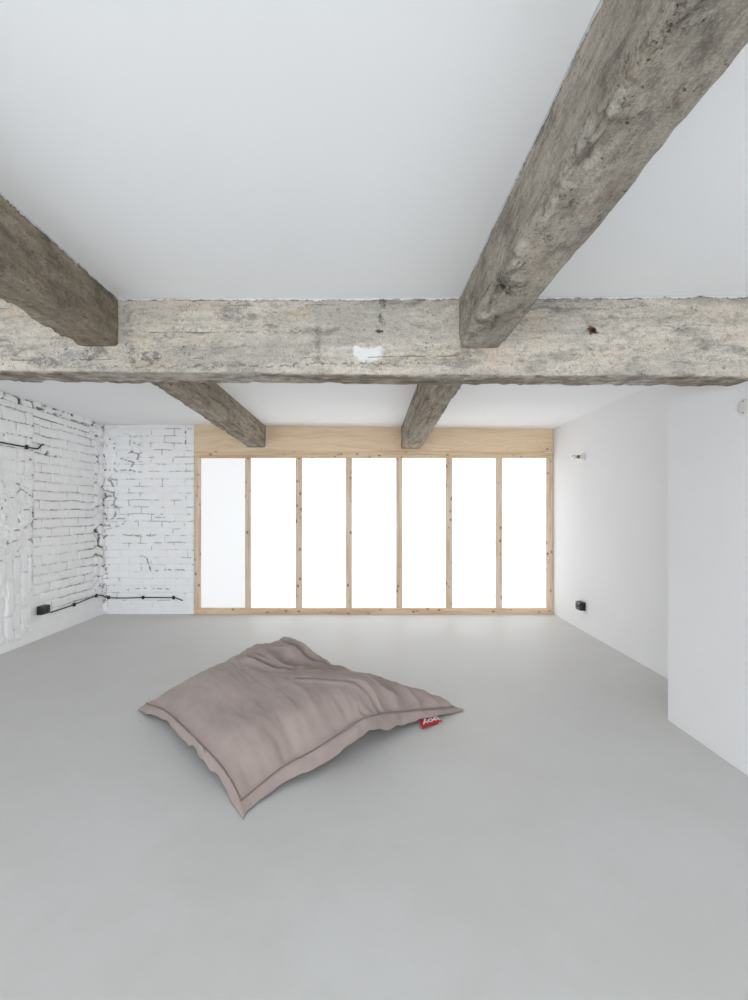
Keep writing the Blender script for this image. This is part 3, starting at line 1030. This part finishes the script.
bmesh.ops.recalc_face_normals(bm, faces=bm.faces)
bm.to_mesh(me); bm.free()
me.polygons.foreach_set('use_smooth', [True] * len(me.polygons))
link('cover', me, M_BAG, bag)

# flat hem running round outside the seam
seam_loop = np.vstack([e[:-1] for e in (eAB, eBC, eCD, eDA)])
out_loop = np.vstack([resample(p, NS)[:-1] for p in (ABo, BCo, CDo, DAo)])
nl = len(seam_loop)
NW = 9
qq = np.arange(nl)
cor = np.minimum(qq % (NS - 1), (NS - 1) - qq % (NS - 1)) / (NS - 1.0)
amp_c = sstep(0.0, 0.18, cor)
rows_t, rows_b = [], []
for j in range(NW):
    f = j / (NW - 1)
    p = seam_loop * (1 - f) + out_loop * f
    p[:, 2] += 0.012 * math.sin(math.pi * f) * amp_c
    th = 2 * math.pi * qq / nl
    wav = 0.016 * f * vnoise(np.cos(th) * 15, np.sin(th) * 15, seed=231) + (0.011 * math.sin(math.pi * f) + 0.002 * f) * vnoise(qq * 0.21, qq * 0.0, seed=232)
    p[:, 2] = np.maximum(p[:, 2] + wav * amp_c, 0.006)
    if j == 0:
        p[:, 2] += 0.0
    rows_t.append(p.copy())
    b = p.copy(); b[:, 2] -= 0.005 if j else 0.006
    rows_b.append(b)
V = np.vstack(rows_t + rows_b)
faces = []
for j in range(NW - 1):
    for i in range(nl):
        k = (i + 1) % nl
        faces.append((j * nl + i, j * nl + k, (j + 1) * nl + k, (j + 1) * nl + i))
        o = NW * nl
        faces.append((o + j * nl + i, o + (j + 1) * nl + i, o + (j + 1) * nl + k, o + j * nl + k))
for i in range(nl):
    k = (i + 1) % nl
    faces.append(((NW - 1) * nl + i, (NW - 1) * nl + k, (2 * NW - 1) * nl + k, (2 * NW - 1) * nl + i))
    faces.append((i, NW * nl + i, NW * nl + k, k))
me = mesh_np('hem', V - np.array(BAG0), faces)
fix_normals(me)
link('hem', me, M_BAG, bag)
# stitched seam line
bm = bmesh.new()
sl = seam_loop.copy(); sl[:, 2] += 0.004
ring = [Vector(p) - BAG0 for p in sl[::3]]
tube_bm(bm, ring + [ring[0]], 0.0018, 6)
bm_obj('seam', bm, mat_fabric('mauve_seam', lin(140, 124, 119), lin(134, 118, 113)), bag, None, True)

# red woven label under the hem near the right corner
p_tl, p_bl, p_br, p_tr = atz(418.8, 719.4, 0.026), atz(422.6, 729.0, 0.010), atz(438.0, 722.6, 0.012), atz(433.0, 715.2, 0.021)
fold_b, fold_t = atz(442.6, 720.2, 0.030), atz(438.0, 716.5, 0.030)


def tag_pt(u, v):
    """u along the hem, v outward, both 0..1; the last fifth curls over"""
    a = p_tl.lerp(p_tr, min(u / 0.78, 1)); b = p_bl.lerp(p_br, min(u / 0.78, 1))
    p = a.lerp(b, v)
    if u > 0.78:
        g = (u - 0.78) / 0.22
        q = fold_t.lerp(fold_b, v)
        p = p.lerp(q, g) + Vector((0, 0, 0.006 * math.sin(g * math.pi * 1.5)))
    return p + Vector((0, 0, 0.004 * math.sin(u * 6) * v))


nu, nv = 31, 11
P = np.array([[tag_pt(i / (nu - 1), j / (nv - 1))[:] for j in range(nv)] for i in range(nu)]).reshape(-1, 3) - np.array(BAG0)
me = mesh_np('label_tag', np.vstack([P, P - np.array([0, 0, 0.0025])]), grid_faces(nu, nv, 0, True) + grid_faces(nu, nv, nu * nv))
bm = bmesh.new(); bm.from_mesh(me)
bm.verts.ensure_lookup_table()
N = nu * nv
loop = [i * nv for i in range(nu)] + [(nu - 1) * nv + j for j in range(1, nv)] + [i * nv + nv - 1 for i in range(nu - 2, -1, -1)] + [j for j in range(nv - 2, 0, -1)]
for a, b in zip(loop, loop[1:] + loop[:1]):
    bm.faces.new((bm.verts[a], bm.verts[b], bm.verts[b + N], bm.verts[a + N]))
bmesh.ops.recalc_face_normals(bm, faces=bm.faces)
bm.to_mesh(me); bm.free()
tg = link('label_tag', me, M_RED, bag)
tg['label'] = 'small red cloth tag with white letters'
fc = bpy.data.curves.new('lettering', 'FONT')
fc.body = 'fatboy'
fc.size = 1.0
fc.offset = 0.035
fc.resolution_u = 4
fo = bpy.data.objects.new('lettering_source', fc)
COL.objects.link(fo)
bpy.context.view_layer.update()
tm = bpy.data.meshes.new_from_object(fo.evaluated_get(bpy.context.evaluated_depsgraph_get()))
bpy.data.objects.remove(fo)
bm = bmesh.new(); bm.from_mesh(tm); bpy.data.meshes.remove(tm)
bmesh.ops.triangulate(bm, faces=bm.faces)
bmesh.ops.subdivide_edges(bm, edges=[e for e in bm.edges if e.calc_length() > 0.15], cuts=2)
xs = [v.co.x for v in bm.verts]; x0, x1 = min(xs), max(xs)
nrm = (p_bl - p_tl).cross(p_tr - p_tl).normalized()
if nrm.z < 0: nrm = -nrm
for v in bm.verts:
    f = (v.co.x - x0) / (x1 - x0)                     # reads upside down from the camera
    u = 0.07 + (1 - f) * 1.48
    vvv = 0.31 + v.co.y * 0.76
    if u > 0.99: u = 0.99 + (u - 0.99) * 0.002
    v.co = tag_pt(u, vvv) + nrm * 0.0022 - BAG0
bmesh.ops.dissolve_degenerate(bm, dist=1e-5, edges=bm.edges)
lt = bm_obj('lettering', bm, M_WHITE_THREAD, tg)
lt['label'] = 'white lettering'


# ------------------------------------------------------------------ fittings on the walls
def socket_box(name, loc, sx, L, D, H, label):
    """surface box on a side wall; sx = +1 stands off towards +X, -1 towards -X"""
    r = empty(name, loc)
    tag(r, label, 'socket', 'black surface sockets')
    f = lambda a, b: (a * sx, b * sx) if sx > 0 else (b * sx, a * sx)
    x0, x1 = f(0, D * 0.82)
    box_obj('box', x0, x1, -L / 2, L / 2, 0, H, M_BLACK, r, 0.006)
    x0, x1 = f(D * 0.80, D)
    box_obj('frame', x0, x1, -L / 2 + 0.003, L / 2 - 0.003, 0.003, H - 0.003, M_BLACK2, r, 0.004)
    for k in (-1, 1):
        bm = bmesh.new()
        mt = Matrix.Translation((D * sx * 0.995, k * L * 0.24, H / 2)) @ Matrix.Rotation(math.pi / 2 * sx, 4, 'Y')
        lathe_bm(bm, [(0.019, 0), (0.021, 0.003), (0.019, 0.004), (0.016, 0.002), (0.004, 0.0015)], 24, mt)
        bm_obj('outlet', bm, M_BLACK, r, None, True)
    return r


socket_box('wall_socket', (XL + 0.004, 5.335, EYE - 1.11), 1, 0.125, 0.07, 0.092, 'black surface socket low on the white brick wall, with a cable attached')
socket_box('wall_socket', (XR - 0.008, 5.68, EYE - 1.135), -1, 0.125, 0.065, 0.096, 'black surface socket without a cable, low on the smooth white plaster wall')


def wl(px, py, off=0.016):
    Y = 3.49 * F / (VPX - px)
    return Vector((XL + off, Y, EYE + (VPY - py) / F * Y))


def wbk(px, py, off=0.014):
    return Vector(((px - VPX) / F * YB, YB - off, EYE + (VPY - py) / F * YB))


def clip(parent, loc, nrm_axis, base):
    bm = bmesh.new()
    if nrm_axis == 0:
        box_bm(bm, -0.014, 0.013, -0.016, 0.016, -0.022, 0.022, 0.006)
    else:
        box_bm(bm, -0.016, 0.016, -0.013, 0.014, -0.022, 0.022, 0.006)
    return bm_obj('cable_clip', bm, M_BLACK, parent, Vector(loc) - Vector(base))


base = wl(50, 612.8)
cb_ = empty('cable', base)
tag(cb_, 'black cable clipped low along the white brick corner, running out of the socket', 'cable', 'black cables on the brick')
path = [wl(49.5, 612.4), wl(60, 609), wl(73, 604.5), wl(84, 600), wl(95, 595.6), wl(99, 595.3), wl(101.5, 595.6, 0.022), wbk(105, 596.4, 0.022), wbk(109, 597.4), wbk(125, 597.9), wbk(143.5, 597.3), wbk(160, 597.4), wbk(174, 597.5), wbk(178, 598.4), wbk(183, 600.4)]
bm = bmesh.new()
tube_bm(bm, [p - base for p in smooth_path(path, 5)], 0.0075, 8)
bm_obj('sheath', bm, M_CABLE, cb_, None, True)
for p in (wl(73, 604.5), wl(95, 595.6)):
    clip(cb_, p, 0, base)
for p in (wbk(109, 597.4), wbk(143.5, 597.3), wbk(174, 597.5)):
    clip(cb_, p, 1, base)
base2 = wl(25, 447)
cb2 = empty('cable', base2)
tag(cb2, 'short black cable high on the white brick wall, bent up at its end', 'cable', 'black cables on the brick')
bm = bmesh.new()
far_ = Vector((XL + 0.016, 3.0, EYE + 0.640))
path = [far_, wl(0, 442.5), wl(12, 444.8), wl(25, 447), wl(34, 448.6), wl(37, 448.4), wl(39.5, 445.6), wl(42, 444.4)]
tube_bm(bm, [p - base2 for p in [path[0]] + smooth_path(path[1:], 5)], 0.008, 8)
bm_obj('sheath', bm, M_CABLE, cb2, None, True)
clip(cb2, wl(25, 447), 0, base2)

# bare lamp holder with a mirrored bulb
lp = empty('wall_lamp', (XR - 0.008, 5.66, EYE + 0.602))
tag(lp, 'small white wall lamp holder with a bare mirrored bulb on the smooth plaster wall', 'lamp')
mt = Matrix.Rotation(-math.pi / 2, 4, 'Y')
bm = bmesh.new(); lathe_bm(bm, [(0.040, 0), (0.042, 0.004), (0.040, 0.012), (0.032, 0.018), (0.028, 0.022)], 32, mt)
bm_obj('base', bm, M_PORC, lp, None, True)
bm = bmesh.new(); lathe_bm(bm, [(0.026, 0.020), (0.027, 0.045), (0.024, 0.055), (0.021, 0.055)], 32, mt)
bm_obj('lamp_holder', bm, M_PORC, lp, None, True)
bm = bmesh.new(); lathe_bm(bm, [(0.019, 0.054), (0.020, 0.060), (0.019, 0.066), (0.020, 0.072), (0.017, 0.078)], 32, mt)
bm_obj('collar', bm, M_STEEL, lp, None, True)
bm = bmesh.new(); lathe_bm(bm, [(0.013, 0.076), (0.014, 0.085), (0.018, 0.096)], 32, mt)
bm_obj('bulb_neck', bm, M_BRASS, lp, None, True)
bm = bmesh.new()
lathe_bm(bm, [(0.016, 0.094)] + [(0.027 * math.sin(a), 0.116 - 0.027 * math.cos(a)) for a in np.linspace(0.7, 3.1, 14)], 32, mt)
b = bm_obj('bulb', bm, M_CHROME, lp, None, True)
b['label'] = 'mirrored bulb'

# round cover plate on the partition, cut by the right edge of the picture
pl = empty('cover_plate', (XP, 2.612, EYE + 0.538))
tag(pl, 'round off-white cover plate with two screws high on the white partition under the cross beam', 'cover plate')
bm = bmesh.new(); lathe_bm(bm, [(0.0435, 0), (0.0440, 0.003), (0.042, 0.006), (0.038, 0.0075), (0.02, 0.008)], 48, mt)
bm_obj('disc', bm, M_PLATE, pl, None, True)
for k in (-1, 1):
    bm = bmesh.new()
    lathe_bm(bm, [(0.0042, 0), (0.0042, 0.0086), (0.003, 0.0095), (0.001, 0.0095)], 16, Matrix.Translation((0, -0.0, k * 0.030)) @ mt)
    s = bm_obj('screw', bm, M_STEEL, pl, None, True)

# small white latch plate at the right end of the top rail
br = empty('shelf_bracket', (Xb(549), YB - 0.006, Zb(452.6)))
tag(br, 'tiny white flat bracket with a grey screw where the timber header meets plaster', 'bracket')
box_obj('plate', Xb(544) - Xb(549), XR - 0.012 - Xb(549), -0.045, -0.002, -0.004, 0.008, M_SEAL, br, 0.002)
bm = bmesh.new()
lathe_bm(bm, [(0.010, 0), (0.010, 0.006), (0.006, 0.010), (0.002, 0.010)], 16, Matrix.Translation((Xb(547.4) - Xb(549), 0.006, 0.050)) @ Matrix.Rotation(math.pi / 2, 4, 'X'))
bm_obj('screw', bm, M_STEEL, br, None, True)
